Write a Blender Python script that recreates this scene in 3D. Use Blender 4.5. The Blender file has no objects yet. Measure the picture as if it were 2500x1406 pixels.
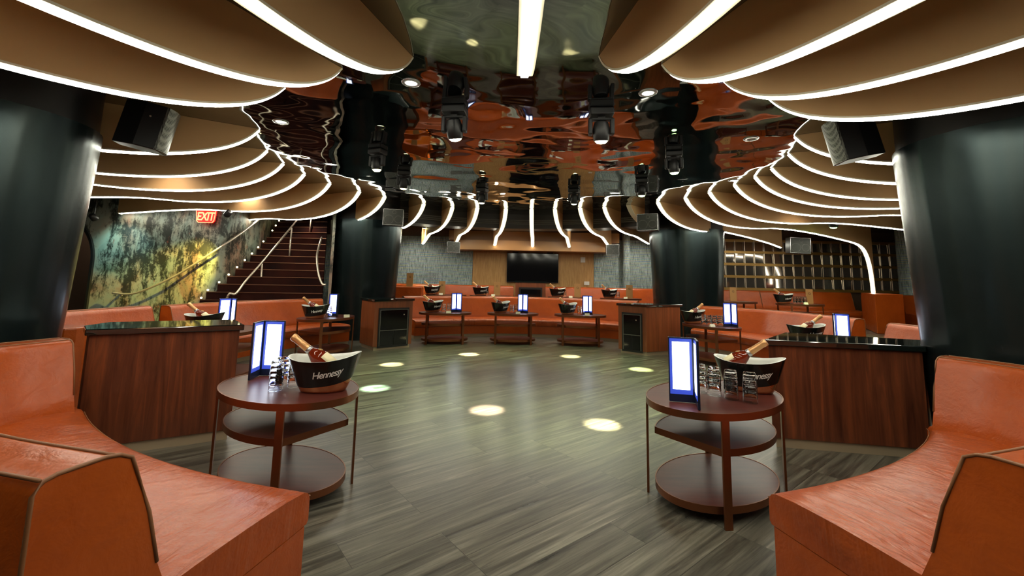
import bpy, bmesh, math, random
from math import sin, cos, pi, radians, atan2, hypot
from mathutils import Vector, Matrix
random.seed(7)
SC = bpy.context.scene
COL = SC.collection

# ------------------------------------------------------------------ camera, world, exposure
PITCH, ROLL = radians(6.87), radians(-1.2)
cam = bpy.data.cameras.new('camera'); camo = bpy.data.objects.new('camera', cam); COL.objects.link(camo)
F = Vector((0, cos(PITCH), sin(PITCH))); U0 = Vector((0, -sin(PITCH), cos(PITCH))); R0 = Vector((1, 0, 0))
RR = R0 * cos(ROLL) - U0 * sin(ROLL); UU = U0 * cos(ROLL) + R0 * sin(ROLL)
M = Matrix((RR, UU, -F)).transposed().to_4x4(); M.translation = Vector((0, 0, 1.6))
camo.matrix_world = M
cam.sensor_width = 36; cam.lens = 1050 / 2500 * 36; cam.shift_y = -(703 - 549.7) / 2500
cam.clip_start = 0.05; cam.clip_end = 100
SC.camera = camo
w = bpy.data.worlds.new('world'); SC.world = w; w.use_nodes = True
w.node_tree.nodes['Background'].inputs[0].default_value = (0.9, 0.8, 0.7, 1)
w.node_tree.nodes['Background'].inputs[1].default_value = 0.02
SC.view_settings.view_transform = 'Standard'; SC.view_settings.look = 'None'
SC.view_settings.gamma = 1; SC.view_settings.use_curve_mapping = False
SC.view_settings.exposure = 0.0
LED_STRENGTH = 28.0
CX, CY = 0.1, 7.4          # centre of the round dance floor
HC = 3.4                   # ceiling height
TIER = 0.3

# ------------------------------------------------------------------ materials
def mat(name, col=(.5, .5, .5), rough=.5, metal=0, **kw):
    m = bpy.data.materials.new(name); m.use_nodes = True
    b = m.node_tree.nodes['Principled BSDF']
    b.inputs['Base Color'].default_value = (*col, 1); b.inputs['Roughness'].default_value = rough
    b.inputs['Metallic'].default_value = metal
    for k, v in kw.items():
        k = k.replace('_', ' ')
        b.inputs[k].default_value = (*v, 1) if isinstance(v, tuple) else v
    m['b'] = 1
    return m
def N(m, t, **kw):
    n = m.node_tree.nodes.new(t)
    for k, v in kw.items():
        if k in n.inputs: n.inputs[k].default_value = v
        else: setattr(n, k, v)
    return n
def L(m, a, b): m.node_tree.links.new(a, b)
def bsdf(m): return m.node_tree.nodes['Principled BSDF']
def coords(m, scale=(1, 1, 1), rot=(0, 0, 0)):
    t = N(m, 'ShaderNodeTexCoord'); mp = N(m, 'ShaderNodeMapping')
    mp.inputs['Scale'].default_value = scale; mp.inputs['Rotation'].default_value = rot
    g = N(m, 'ShaderNodeNewGeometry'); src = g.outputs['Position']
    if any(rot):
        m2 = N(m, 'ShaderNodeMapping'); m2.inputs['Rotation'].default_value = rot; L(m, src, m2.inputs['Vector']); src = m2.outputs[0]
        mp.inputs['Rotation'].default_value = (0, 0, 0)
    L(m, src, mp.inputs['Vector'])
    return mp.outputs[0]
def noise(m, vec, scale, detail=4, rough=.5, dist=0):
    n = N(m, 'ShaderNodeTexNoise'); n.inputs['Scale'].default_value = scale; n.inputs['Detail'].default_value = detail
    n.inputs['Roughness'].default_value = rough; n.inputs['Distortion'].default_value = dist
    L(m, vec, n.inputs['Vector']); return n.outputs['Fac']
def ramp(m, fac, stops, interp='LINEAR'):
    r = N(m, 'ShaderNodeValToRGB'); r.color_ramp.interpolation = interp
    e = r.color_ramp.elements
    while len(e) < len(stops): e.new(.5)
    for i, (p, c) in enumerate(stops): e[i].position = p; e[i].color = (*c, 1)
    L(m, fac, r.inputs[0]); return r.outputs[0]
def bump(m, h, dist, strength=1.0):
    b = N(m, 'ShaderNodeBump'); b.inputs['Distance'].default_value = dist; b.inputs['Strength'].default_value = strength
    L(m, h, b.inputs['Height']); L(m, b.outputs[0], bsdf(m).inputs['Normal']); return b
def mix(m, fac, a, b, mode='MIX'):
    x = N(m, 'ShaderNodeMix'); x.data_type = 'RGBA'; x.blend_type = mode
    for s, v in ((x.inputs[0], fac), (x.inputs[6], a), (x.inputs[7], b)):
        if hasattr(v, 'links'): L(m, v, s)
        elif isinstance(v, tuple): s.default_value = (*v, 1)
        else: s.default_value = v
    return x.outputs[2]
def math_(m, op, a, b=0.0, c=None):
    x = N(m, 'ShaderNodeMath'); x.operation = op
    for s, v in zip(x.inputs, (a, b, c)):
        if v is None: continue
        if hasattr(v, 'links'): L(m, v, s)
        else: s.default_value = v
    return x.outputs[0]
def emis(name, col, s, base=(0, 0, 0)):
    m = mat(name, base, .5); b = bsdf(m)
    b.inputs['Emission Color'].default_value = (*col, 1); b.inputs['Emission Strength'].default_value = s
    return m

MT = {}
m = MT['leather'] = mat('leather_orange', (.53, .088, .012), .34, Coat_Weight=.12, Coat_Roughness=.22, Specular_IOR_Level=.4)
v = coords(m); n1 = noise(m, v, 2.3, 5, .6); n2 = noise(m, v, 90, 3, .5); n3 = noise(m, v, 9, 4, .6, .6)
L(m, ramp(m, n1, [(.3, (.31, .050, .004)), (.7, (.42, .077, .007))]), bsdf(m).inputs['Base Color'])
L(m, math_(m, 'MULTIPLY_ADD', n3, .22, .22), bsdf(m).inputs['Roughness'])
hh = math_(m, 'ADD', math_(m, 'MULTIPLY', n2, .05), math_(m, 'ADD', n3, math_(m, 'MULTIPLY', n1, 2.5))); bump(m, hh, .006)
m = MT['leather_seat'] = mat('leather_seat', (.55, .10, .02), .36, Coat_Weight=.15, Coat_Roughness=.22, Specular_IOR_Level=.4)
v = coords(m); n1 = noise(m, v, 3.1, 5, .6)
L(m, ramp(m, n1, [(.3, (.29, .045, .004)), (.7, (.40, .072, .007))]), bsdf(m).inputs['Base Color'])
dx = N(m, 'ShaderNodeVectorMath'); dx.operation = 'SUBTRACT'; L(m, v, dx.inputs[0]); dx.inputs[1].default_value = (CX, CY, 0)
sep = N(m, 'ShaderNodeSeparateXYZ'); L(m, dx.outputs[0], sep.inputs[0])
ang = math_(m, 'ARCTAN2', sep.outputs[1], sep.outputs[0]); rad = N(m, 'ShaderNodeVectorMath'); rad.operation = 'LENGTH'; L(m, dx.outputs[0], rad.inputs[0])
cmb = N(m, 'ShaderNodeCombineXYZ'); L(m, math_(m, 'MULTIPLY', ang, 60.), cmb.inputs[0]); L(m, math_(m, 'MULTIPLY', rad.outputs['Value'], 3.0), cmb.inputs[1])
wr = noise(m, cmb.outputs[0], 1.3, 4, .5, 1.0); wr2 = noise(m, v, 1.6, 2, .5)
wk = math_(m, 'MULTIPLY', math_(m, 'POWER', wr, 2.0), ramp(m, wr2, [(.4, (0, 0, 0)), (.62, (1, 1, 1))]))
n2 = noise(m, v, 90, 3, .5)
bump(m, math_(m, 'ADD', wk, math_(m, 'ADD', math_(m, 'MULTIPLY', n2, .012), math_(m, 'MULTIPLY', n1, .8))), .034)
MT['piping'] = mat('worn_piping', (.22, .085, .03), .5)

def woodmat(name, c1, c2, c3, rough=.35, streak=1.0, rot=0, coat=.2):
    m = mat(name, c1, rough, Coat_Weight=coat, Coat_Roughness=.2)
    v = coords(m, (14 * streak, 14 * streak, .9), (0, 0, rot)); a = noise(m, v, 1.0, 6, .65, .8)
    v2 = coords(m, (2.2, 2.2, .25)); b = noise(m, v2, 1.5, 3, .5, 1.5)
    c = ramp(m, a, [(.3, c1), (.55, c2), (.75, c3)])
    c = mix(m, ramp(m, b, [(.55, (0, 0, 0)), (.72, (.55, .55, .55))]), c, c3)
    L(m, c, bsdf(m).inputs['Base Color']); bump(m, a, .0015)
    return m
MT['rosewood'] = woodmat('rosewood_veneer', (.045, .011, .005), (.12, .032, .013), (.24, .06, .018))
MT['cherry'] = woodmat('cherry_veneer', (.13, .034, .011), (.21, .055, .017), (.28, .08, .025))
MT['tabletop'] = mat('dark_mahogany', (.075, .017, .016), .33, Specular_IOR_Level=.35)
m = MT['tabletop']; v = coords(m, (3, 22, 3)); L(m, ramp(m, noise(m, v, 1, 4, .6), [(.3, (.060, .014, .012)), (.7, (.105, .026, .018))]), bsdf(m).inputs['Base Color'])
MT['bronze'] = mat('brushed_bronze', (.21, .075, .032), .3, .8)
MT['granite'] = mat('black_granite', (.006, .010, .009), .04, 0, IOR=1.9)
MT['black'] = mat('black_plastic', (.008, .008, .009), .4)
MT['blackgloss'] = mat('black_gloss', (.003, .003, .004), .08)
MT['steelkick'] = mat('toe_kick_metal', (.45, .36, .24), .4, .4)
MT['toe'] = mat('bracket_dark', (.02, .015, .012), .6)  # plain dark brown of the television mount bracket
m = MT['column'] = mat('dark_steel_cladding', (.03, .045, .045), .27, .7)
v = coords(m, (1.9, 1.9, .06)); a = noise(m, v, 1.2, 2, .45, .3)
L(m, ramp(m, a, [(.3, (.007, .014, .017)), (.6, (.020, .033, .034)), (.8, (.036, .044, .038))]), bsdf(m).inputs['Base Color']); bump(m, a, .045)
m = MT['fin'] = mat('tan_fin_paint', (.70, .46, .24), .55)
v = coords(m); L(m, ramp(m, noise(m, v, .8, 2), [(.3, (.52, .31, .125)), (.7, (.60, .37, .16))]), bsdf(m).inputs['Base Color'])
MT['finedge'] = mat('fin_edge_cream', (.72, .66, .5), .5)
MT['led'] = emis('led_strip', (1.0, .97, .80), LED_STRENGTH)
MT['darkfascia'] = mat('dark_fascia', (.02, .016, .013), .4)
MT['greystripe'] = mat('grey_track', (.13, .125, .11), .4)
m = MT['floor'] = mat('grey_oak_planks', (.1, .1, .08), .3, Coat_Weight=.15, Coat_Roughness=.25)
rot = radians(-38.6)
v = coords(m, (1, 1, 1), (0, 0, rot))
br = N(m, 'ShaderNodeTexBrick'); L(m, v, br.inputs['Vector'])
br.inputs['Scale'].default_value = 1; br.inputs['Brick Width'].default_value = 1.5; br.inputs['Row Height'].default_value = .28
br.inputs['Mortar Size'].default_value = .0022; br.inputs['Mortar Smooth'].default_value = .2; br.offset = .37; br.offset_frequency = 3
br.inputs['Color1'].default_value = (.0, .0, .0, 1); br.inputs['Color2'].default_value = (1, 1, 1, 1); br.inputs['Mortar'].default_value = (.5, .5, .5, 1); br.inputs['Bias'].default_value = 0
vg = coords(m, (.6, 11, 1), (0, 0, rot))
off = N(m, 'ShaderNodeVectorMath'); off.operation = 'ADD'; L(m, vg, off.inputs[0])
sc_ = N(m, 'ShaderNodeVectorMath'); sc_.operation = 'SCALE'; L(m, br.outputs['Color'], sc_.inputs[0]); sc_.inputs['Scale'].default_value = 9; L(m, sc_.outputs[0], off.inputs[1])
g1 = noise(m, off.outputs[0], 1.3, 7, .62, .9); g2 = noise(m, off.outputs[0], 6, 4, .6, .3)
gg = math_(m, 'ADD', math_(m, 'MULTIPLY', g1, .8), math_(m, 'MULTIPLY', g2, .2))
c = ramp(m, gg, [(.34, (.026, .024, .019)), (.45, (.066, .060, .047)), (.55, (.115, .105, .081)), (.66, (.20, .187, .145))])
tone = math_(m, 'MULTIPLY_ADD', br.outputs['Color'], .35, .82)
c = mix(m, 1.0, c, tone, 'MULTIPLY')
c = mix(m, math_(m, 'MULTIPLY', br.outputs['Fac'], .75), c, (.03, .03, .025))
L(m, c, bsdf(m).inputs['Base Color']); bump(m, math_(m, 'SUBTRACT', gg, math_(m, 'MULTIPLY', br.outputs['Fac'], .6)), .0025)
L(m, math_(m, 'MULTIPLY_ADD', g1, .2, .22), bsdf(m).inputs['Roughness'])
m = MT['mirror'] = mat('wavy_mirror_ceiling', (.28, .29, .28), .03, 1.0)
v = coords(m, (1, 1, .01)); a = noise(m, v, .6, 1.0, .4, .5); b2 = noise(m, v, 1.7, 1, .4, .4)
bump(m, math_(m, 'ADD', a, math_(m, 'MULTIPLY', b2, .22)), .065)
# mural
m = MT['mural'] = mat('distressed_mural', (.3, .3, .2), .5)
v = coords(m, (1, 1, .8)); a = noise(m, v, .9, 4, .6, .5); vd = coords(m, (4, 4, .8)); d = noise(m, vd, 1.3, 8, .75, .4); fn = noise(m, v, 5, 9, .78, .5); big = noise(m, v, .85, 3, .5, .8)
base = ramp(m, a, [(.30, (.14, .26, .23)), (.42, (.40, .47, .40)), (.52, (.46, .42, .32)), (.60, (.42, .26, .19)), (.70, (.20, .22, .15))])
mx = math_(m, 'ADD', math_(m, 'MULTIPLY', d, .38), math_(m, 'ADD', math_(m, 'MULTIPLY', fn, .42), math_(m, 'MULTIPLY', big, .20)))
dark = ramp(m, mx, [(.465, (1, 1, 1)), (.525, (0, 0, 0))])
c = mix(m, math_(m, 'MULTIPLY', dark, .94), base, (.014, .017, .013))
pk = ramp(m, noise(m, v, 3.2, 6, .7), [(.63, (0, 0, 0)), (.68, (1, 1, 1))]); c = mix(m, math_(m, 'MULTIPLY', pk, .6), c, (.42, .12, .07)); c = mix(m, 1.0, c, (.66, .66, .66), 'MULTIPLY')
L(m, c, bsdf(m).inputs['Base Color'])
m = MT['glitter'] = mat('shimmer_wall', (.42, .46, .42), .3, .08)
v = coords(m, (34, 34, 4)); a = noise(m, v, 1, 4, .7); vc = coords(m, (.8, .8, 2.4)); wv = N(m, 'ShaderNodeTexWave'); wv.wave_type = 'BANDS'; wv.bands_direction = 'Z'
wv.inputs['Scale'].default_value = 1.3; wv.inputs['Distortion'].default_value = 6; wv.inputs['Detail Scale'].default_value = .7; L(m, vc, wv.inputs['Vector'])
c = ramp(m, wv.outputs['Fac'], [(.15, (.40, .62, .66)), (.45, (.80, .66, .30)), (.6, (.72, .80, .70)), (.9, (.36, .50, .66))])
st = ramp(m, a, [(.36, (.3, .34, .33)), (.5, (.75, .78, .75)), (.62, (1, 1, 1))])
L(m, mix(m, 1.0, c, st, 'MULTIPLY'), bsdf(m).inputs['Base Color'])
bump(m, a, .09)
m = MT['woodpanel'] = mat('gold_fabric_panel', (.42, .23, .075), .55)
v = coords(m, (50, 50, 4)); a = noise(m, v, 1, 4, .6); L(m, ramp(m, a, [(.3, (.30, .155, .045)), (.7, (.46, .26, .09))]), bsdf(m).inputs['Base Color'])
MT['soffit'] = mat('soffit_wood', (.34, .17, .06), .35)
MT['wallbrown'] = mat('brown_wall', (.10, .06, .035), .6)
MT['walldark'] = mat('dark_wall', (.035, .028, .024), .6)
MT['chrome'] = mat('brushed_steel', (.78, .68, .55), .28, .7)
MT['gold'] = mat('gold_rail', (.50, .30, .09), .35, .6)
m = MT['tile'] = mat('mirror_tile', (.46, .41, .36), .08, .88)
m = MT['carpet'] = mat('dark_red_step', (.055, .012, .010), .85, Specular_IOR_Level=.15)
v = coords(m); L(m, ramp(m, noise(m, v, 1.2, 3), [(.35, (.008, .002, .002)), (.7, (.04, .007, .003))]), bsdf(m).inputs['Base Color'])
MT['nosing'] = mat('brass_nosing', (.30, .14, .08), .35, .7)
MT['white'] = mat('white_liner', (.74, .76, .72), .25)
MT['bucketblack'] = mat('bucket_black', (.006, .007, .006), .16)
MT['copper'] = mat('copper_tint', (.70, .30, .13), .12, .85)
MT['letter'] = mat('white_lettering', (.8, .8, .76), .4)
MT['cognac'] = mat('cognac_glass', (.22, .022, .006), .04, 0, Transmission_Weight=.55, IOR=1.45)
MT['capsule'] = mat('copper_capsule', (.74, .40, .17), .3, .55)
MT['label'] = mat('cream_label', (.74, .66, .42), .5)
MT['neckband'] = mat('silver_neck_band', (.5, .5, .52), .25, .8)
MT['glass'] = mat('clear_glass', (1, 1, 1), .0, 0, Transmission_Weight=1.0, IOR=1.18, Specular_IOR_Level=1.0, Coat_Weight=.15, Coat_Roughness=.02)
MT['frameblue'] = mat('lamp_frame', (.008, .012, .03), .3)
MT['screen'] = emis('backlit_panel', (.80, .88, 1.0), 5.0)
MT['glow'] = emis('backlit_border', (.035, .07, .6), .75, (.02, .04, .2))
MT['kraft'] = mat('copper_menu_board', (.46, .24, .085), .45, .15)
MT['ring'] = mat('menu_emblem', (.03, .018, .01), .5)
MT['ringpale'] = mat('menu_emblem_pale', (.35, .5, .6), .5, Emission_Color=(.6, .75, .9), Emission_Strength=.9)
MT['card'] = mat('ivory_card', (.72, .68, .5), .6)
MT['grille'] = mat('speaker_grille', (.055, .058, .052), .5, .2)
m = MT['perf'] = mat('perforated_grille', (.25, .26, .23), .4, .5)
v = coords(m, (1, 1, 1)); vo = N(m, 'ShaderNodeTexVoronoi'); vo.inputs['Scale'].default_value = 75; vo.inputs['Randomness'].default_value = .0; L(m, v, vo.inputs['Vector'])
L(m, ramp(m, vo.outputs['Distance'], [(.35, (.01, .01, .01)), (.45, (.24, .25, .22))]), bsdf(m).inputs['Base Color'])
MT['lens_warm'] = emis('lens_warm', (1, .93, .45), 26)
MT['lens_pink'] = emis('lens_pink', (1, .72, .45), 26)
MT['lens_green'] = emis('lens_green', (.5, 1, .3), 26)
MT['lamp_white'] = emis('downlight_white', (1, .9, .82), 30)
MT['lamp_off'] = mat('downlight_off', (.35, .33, .28), .4, .3)
MT['exitred'] = emis('exit_red', (1, .012, .008), 1.6)
MT['exitline'] = emis('exit_letter', (1, .42, .18), 2.2)
MT['stepbulb'] = emis('step_bulb', (1, .85, .4), 14)
MT['paper'] = mat('white_paper', (.55, .53, .48), .6)
MT['ink'] = mat('dark_ink', (.04, .04, .04), .6)
MT['arch'] = mat('arch_black', (.012, .012, .012), .4)

# ------------------------------------------------------------------ geometry helpers
def fin_obj(name, bm, m=None, parent=None, smooth=False, bev=0, loc=None):
    me = bpy.data.meshes.new(name)
    bmesh.ops.remove_doubles(bm, verts=bm.verts, dist=1e-5)
    bmesh.ops.recalc_face_normals(bm, faces=bm.faces)
    bm.to_mesh(me); bm.free()
    if m: me.materials.append(MT[m])
    if smooth:
        for p in me.polygons: p.use_smooth = True
    o = bpy.data.objects.new(name, me); COL.objects.link(o)
    if parent: o.parent = parent
    if loc: o.location = loc
    if bev:
        b = o.modifiers.new('bevel', 'BEVEL'); b.width = bev; b.segments = 2; b.limit_method = 'ANGLE'; b.angle_limit = radians(40)
    return o
def sharp_smooth(o, ang=35):
    me = o.data
    for p in me.polygons: p.use_smooth = True
    bm = bmesh.new(); bm.from_mesh(me)
    for e in bm.edges:
        if len(e.link_faces) == 2 and e.calc_face_angle(0) > radians(ang): e.smooth = False
    bm.to_mesh(me); bm.free(); return o
def B(): return bmesh.new()
def box(bm, x0, x1, y0, y1, z0, z1, mx=None):
    vs = [bm.verts.new((x, y, z)) for z in (z0, z1) for x, y in ((x0, y0), (x1, y0), (x1, y1), (x0, y1))]
    for f in ((0, 3, 2, 1), (4, 5, 6, 7), (0, 1, 5, 4), (1, 2, 6, 5), (2, 3, 7, 6), (3, 0, 4, 7)): bm.faces.new([vs[i] for i in f])
    if mx is not None: bmesh.ops.transform(bm, matrix=mx, verts=vs)
    return vs
def prism(bm, pts, z0, z1, mx=None):
    a = [bm.verts.new((x, y, z0)) for x, y in pts]; b = [bm.verts.new((x, y, z1)) for x, y in pts]
    n = len(pts); bm.faces.new(a[::-1]); bm.faces.new(b)
    for i in range(n): bm.faces.new((a[i], a[(i + 1) % n], b[(i + 1) % n], b[i]))
    if mx is not None: bmesh.ops.transform(bm, matrix=mx, verts=a + b)
def grid(bm, rows, closed_u=False, closed_v=False, cap=False):
    V = [[bm.verts.new(p) for p in r] for r in rows]; n = len(V); k = len(V[0])
    for i in range(n if closed_v else n - 1):
        for j in range(k if closed_u else k - 1):
            bm.faces.new((V[i][j], V[i][(j + 1) % k], V[(i + 1) % n][(j + 1) % k], V[(i + 1) % n][j]))
    if cap:
        bm.faces.new(V[0][::-1]); bm.faces.new(V[-1])
    return V
def lathe(bm, prof, seg=24, mx=None, sx=1, sy=1, cap=True):
    rows = [[(max(r, 1e-4) * cos(2 * pi * j / seg) * sx, max(r, 1e-4) * sin(2 * pi * j / seg) * sy, z) for j in range(seg)] for r, z in prof]
    V = grid(bm, rows, closed_u=True, cap=cap)
    if mx is not None: bmesh.ops.transform(bm, matrix=mx, verts=[v for r in V for v in r])
def tube(bm, pts, r, seg=10):
    P = [Vector(p) for p in pts]; rows = []
    for i, p in enumerate(P):
        d = (P[min(i + 1, len(P) - 1)] - P[max(i - 1, 0)]).normalized()
        up = Vector((0, 0, 1)) if abs(d.z) < .95 else Vector((1, 0, 0))
        a = d.cross(up).normalized(); b = d.cross(a)
        rows.append([p + (a * cos(2 * pi * j / seg) + b * sin(2 * pi * j / seg)) * r for j in range(seg)])
    grid(bm, rows, closed_u=True, cap=True)
def thing(name, label, cat, loc=(0, 0, 0), rz=0, group=None):
    o = bpy.data.objects.new(name, None); COL.objects.link(o); o.location = loc; o.rotation_euler = (0, 0, rz)
    o.empty_display_size = .1
    o['label'] = label; o['category'] = cat
    if group: o['group'] = group
    return o
def tag(o, label, cat, group=None):
    o['label'] = label; o['category'] = cat
    if group: o['group'] = group
    return o
def struct(o): o['kind'] = 'structure'; return o
def dup(root, loc, rz, label, group=None):
    r = root.copy(); COL.objects.link(r); r.location = loc; r.rotation_euler = (0, 0, rz); r['label'] = label
    if group: r['group'] = group
    for ch in list(root.children):
        c = ch.copy(); COL.objects.link(c); c.parent = r
        for g in list(ch.children):
            d = g.copy(); COL.objects.link(d); d.parent = c
    return r
def pt(ang, r, cx=CX, cy=CY): return (cx + r * cos(radians(ang)), cy + r * sin(radians(ang)))
def arc(a0, a1, r, n, cx=CX, cy=CY): return [pt(a0 + (a1 - a0) * i / (n - 1), r, cx, cy) for i in range(n)]
def textmesh(txt, size, shear=0.0, extrude=0.0, spacing=1.0, bold=0.0):
    cu = bpy.data.curves.new('t', 'FONT'); cu.body = txt; cu.size = size; cu.shear = shear; cu.extrude = extrude
    cu.align_x = 'CENTER'; cu.align_y = 'CENTER'; cu.space_character = spacing; cu.offset = bold; cu.resolution_u = 3
    o = bpy.data.objects.new('t', cu); COL.objects.link(o)
    dg = bpy.context.evaluated_depsgraph_get(); me = bpy.data.meshes.new_from_object(o.evaluated_get(dg))
    bpy.data.objects.remove(o); bpy.data.curves.remove(cu); return me

# ------------------------------------------------------------------ room shell
bm = B(); prism(bm, [(-13, -3), (14.5, -3), (14.5, 15.1), (-13, 15.1)], -.1, 0); struct(fin_obj('floor', bm, 'floor'))
bm = B(); prism(bm, [(-13, -3), (14.5, -3), (14.5, 15.1), (-13, 15.1)], HC, HC + .1); struct(fin_obj('ceiling', bm, 'mirror'))
BY = 15.0
bm = B(); prism(bm, [(-13, BY), (14.5, BY), (14.5, BY + .15), (-13, BY + .15)], 0, HC); struct(fin_obj('wall_back', bm, 'wallbrown'))
bm = B(); prism(bm, [(14.3, -3), (14.5, -3), (14.5, BY), (14.3, BY)], 0, HC); struct(fin_obj('wall_right', bm, 'walldark'))
bm = B(); prism(bm, [(-13, -3), (14.5, -3), (14.5, -2.85), (-13, -2.85)], 0, HC); struct(fin_obj('wall_front', bm, 'walldark'))
# mural wall: curved wall left of the staircase, with an arched opening
wp = [(-8.7, 10.32), (-8.2, 10.3), (-7.75, 10.2), (-7.4, 10.13), (-7.15, 10.14), (-6.97, 10.24), (-6.88, 10.45), (-6.85, 10.75), (-6.86, 11.1), (-6.9, 11.6), (-7.0, 12.1), (-7.15, 12.6), (-7.3, 13.1), (-7.35, 14.0), (-7.35, BY)]
bm = B(); grid(bm, [[(x, y, 0), (x, y, HC), (x - .15 if y > 10.5 else x - .05, y + .15, HC), (x - .15 if y > 10.5 else x - .05, y + .15, 0)] for x, y in wp], closed_u=True, cap=True)
ml = fin_obj('wall_left', bm, 'mural'); struct(ml); sharp_smooth(ml)
# flat part with the arch
WY = 10.32
ax0, ax1, azs, azt = -11.6, -10.0, 1.75, 2.75    # opening
bm = B()
def arcz(x):
    t = (x - (ax0 + ax1) / 2) / ((ax1 - ax0) / 2); return azs + (azt - azs) * math.sqrt(max(0, 1 - t * t))
n = 24; top = []; xs = [(ax0 + ax1) / 2 - (ax1 - ax0) / 2 * cos(pi * i / n) for i in range(n + 1)]
for yy in (WY, WY + .2):
    vlo = [bm.verts.new((x, yy, arcz(x))) for x in xs]; vhi = [bm.verts.new((x, yy, HC)) for x in xs]
    for i in range(n): bm.faces.new((vlo[i], vlo[i + 1], vhi[i + 1], vhi[i]))
    top.append(vlo)
for i in range(n): bm.faces.new((top[0][i], top[0][i + 1], top[1][i + 1], top[1][i]))
box(bm, -13, ax0, WY, WY + .2, 0, HC); box(bm, ax1, -8.7, WY, WY + .2, 0, HC)
struct(fin_obj('wall_far_left', bm, 'mural'))
bm = B()
path = [(ax0, 0), (ax0, azs)] + [(x, arcz(x)) for x in xs[1:-1]] + [(ax1, azs), (ax1, 0)]
rows = []
cxm = (ax0 + ax1) / 2
for x, z in path:
    s = 1.07; x2 = cxm + (x - cxm) * s; z2 = z if z < azs else azs + (z - azs) * s
    rows.append([(x2, WY - .05, z2), (x2, WY + .05, z2), (x, WY + .05, z), (x, WY - .05, z)])
grid(bm, rows, closed_u=True, cap=True)
struct(fin_obj('trim_1', bm, 'arch'))
bm = B(); prism(bm, [(-13, 12.6), (-9.2, 12.6), (-9.2, 12.75), (-13, 12.75)], 0, HC); struct(fin_obj('wall_far_left_corridor', bm, 'wallbrown'))
bm = B(); prism(bm, [(-13.1, -3), (-13, -3), (-13, BY), (-13.1, BY)], 0, HC); struct(fin_obj('wall_left_side', bm, 'walldark'))
# raised tier floor
bm = B()
inner = arc(22, 158, 6.05, 40, .3, 7.2)
pts = [(14.3, inner[0][1])] + inner + [(-7.0, inner[-1][1]), (-7.0, 10.1), (-8.0, 10.15), (-8.6, 10.28), (-8.6, BY), (14.3, BY)]
prism(bm, pts, 0, TIER)
struct(fin_obj('floor_raised', bm, 'floor'))

# ring bulkhead behind the fins with grey track lines
def arcwall(bm, a0, a1, r0, r1, z0, z1, n=40, cx=CX, cy=CY):
    rows = []
    for i in range(n):
        a = a0 + (a1 - a0) * i / (n - 1); p = pt(a, r0, cx, cy); q = pt(a, r1, cx, cy)
        rows.append([(*p, z0), (*p, z1), (*q, z1), (*q, z0)])
    grid(bm, rows, closed_u=True, cap=True)
bm = B(); arcwall(bm, 46, 132, 4.95, 5.6, 2.99, HC); o = fin_obj('trim_2', bm, 'darkfascia'); struct(o); sharp_smooth(o)
bm = B()
for z in (3.115, 3.165, 3.215): arcwall(bm, 46, 132, 4.93, 4.96, z, z + .028)
struct(sharp_smooth(fin_obj('trim_3', bm, 'greystripe')))
# soffit above the television
bm = B(); prism(bm, [(-1.85, 14.15), (3.3, 14.15), (3.3, BY), (-1.85, BY)], 2.47, 2.8); struct(fin_obj('trim_4', bm, 'soffit', bev=.01))
bm = B(); prism(bm, [(-2.1, 14.35), (3.6, 14.35), (3.6, BY), (-2.1, BY)], 2.8, 3.12); struct(fin_obj('trim_5', bm, 'soffit'))
bm = B(); prism(bm, [(-1.33, BY - .05), (2.86, BY - .05), (2.86, BY), (-1.33, BY)], TIER, 2.47); tag(fin_obj('wall_panel', bm, 'woodpanel'), 'golden textured fabric panel behind the television', 'wall panel')
bm = B(); prism(bm, [(-6.6, BY - .06), (-1.34, BY - .06), (-1.34, BY), (-6.6, BY)], TIER, 2.95); tag(fin_obj('shimmer_panel', bm, 'glitter'), 'silver rippled shimmer wall panel left of the television', 'wall panel')
bm = B(); prism(bm, [(2.87, BY - .06), (6.3, BY - .06), (6.3, BY), (2.87, BY)], TIER, 2.95); tag(fin_obj('shimmer_panel', bm, 'glitter'), 'silver rippled shimmer wall panel right of the television', 'wall panel')

# ------------------------------------------------------------------ columns
def column(x, y, rb, rt, label):
    t = thing('column', label, 'column', (x, y, 0))
    bm = B(); rows = []
    for i in range(13):
        z = 2.95 * i / 12; r = rb + (rt - rb) * (z / 2.95) ** 1.2
        rows.append([(r * cos(2 * pi * j / 64), r * sin(2 * pi * j / 64), z) for j in range(64)])
    grid(bm, rows, closed_u=True, cap=True)
    sharp_smooth(fin_obj('cladding', bm, 'column', t), 60)
    bm = B(); lathe(bm, [(rt - .03, 2.95), (rt - .03, HC - .001)], 48); sharp_smooth(fin_obj('collar', bm, 'black', t), 60)
    return t
column(-3.85, 11.4, .775, .91, 'dark steel clad column behind the cabinet at the foot of the stairs')
column(4.88, 12.0, .87, .98, 'dark steel clad column behind the cabinet right of the back sofa')
NCL = (-4.92, 3.78); NCR = (4.68, 3.86)
column(*NCL, .73, .86, 'large dark steel column at the left edge beside the mural archway')
column(*NCR, .75, .88, 'large dark steel column at the right edge behind the near sofa')
for (x, y, r, lb) in ((12.35, 13.3, .33, 'slim silver beaded column at the far right by the mirror tiles'), (3.95, 14.80, .13, 'slim silver beaded column right of the television')):
    bm = B(); lathe(bm, [(r, TIER), (r, HC - .001)], 40); o = fin_obj('beaded_column', bm, 'glitter'); sharp_smooth(o, 60); o.location = (x, y, 0); tag(o, lb, 'column')

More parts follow.
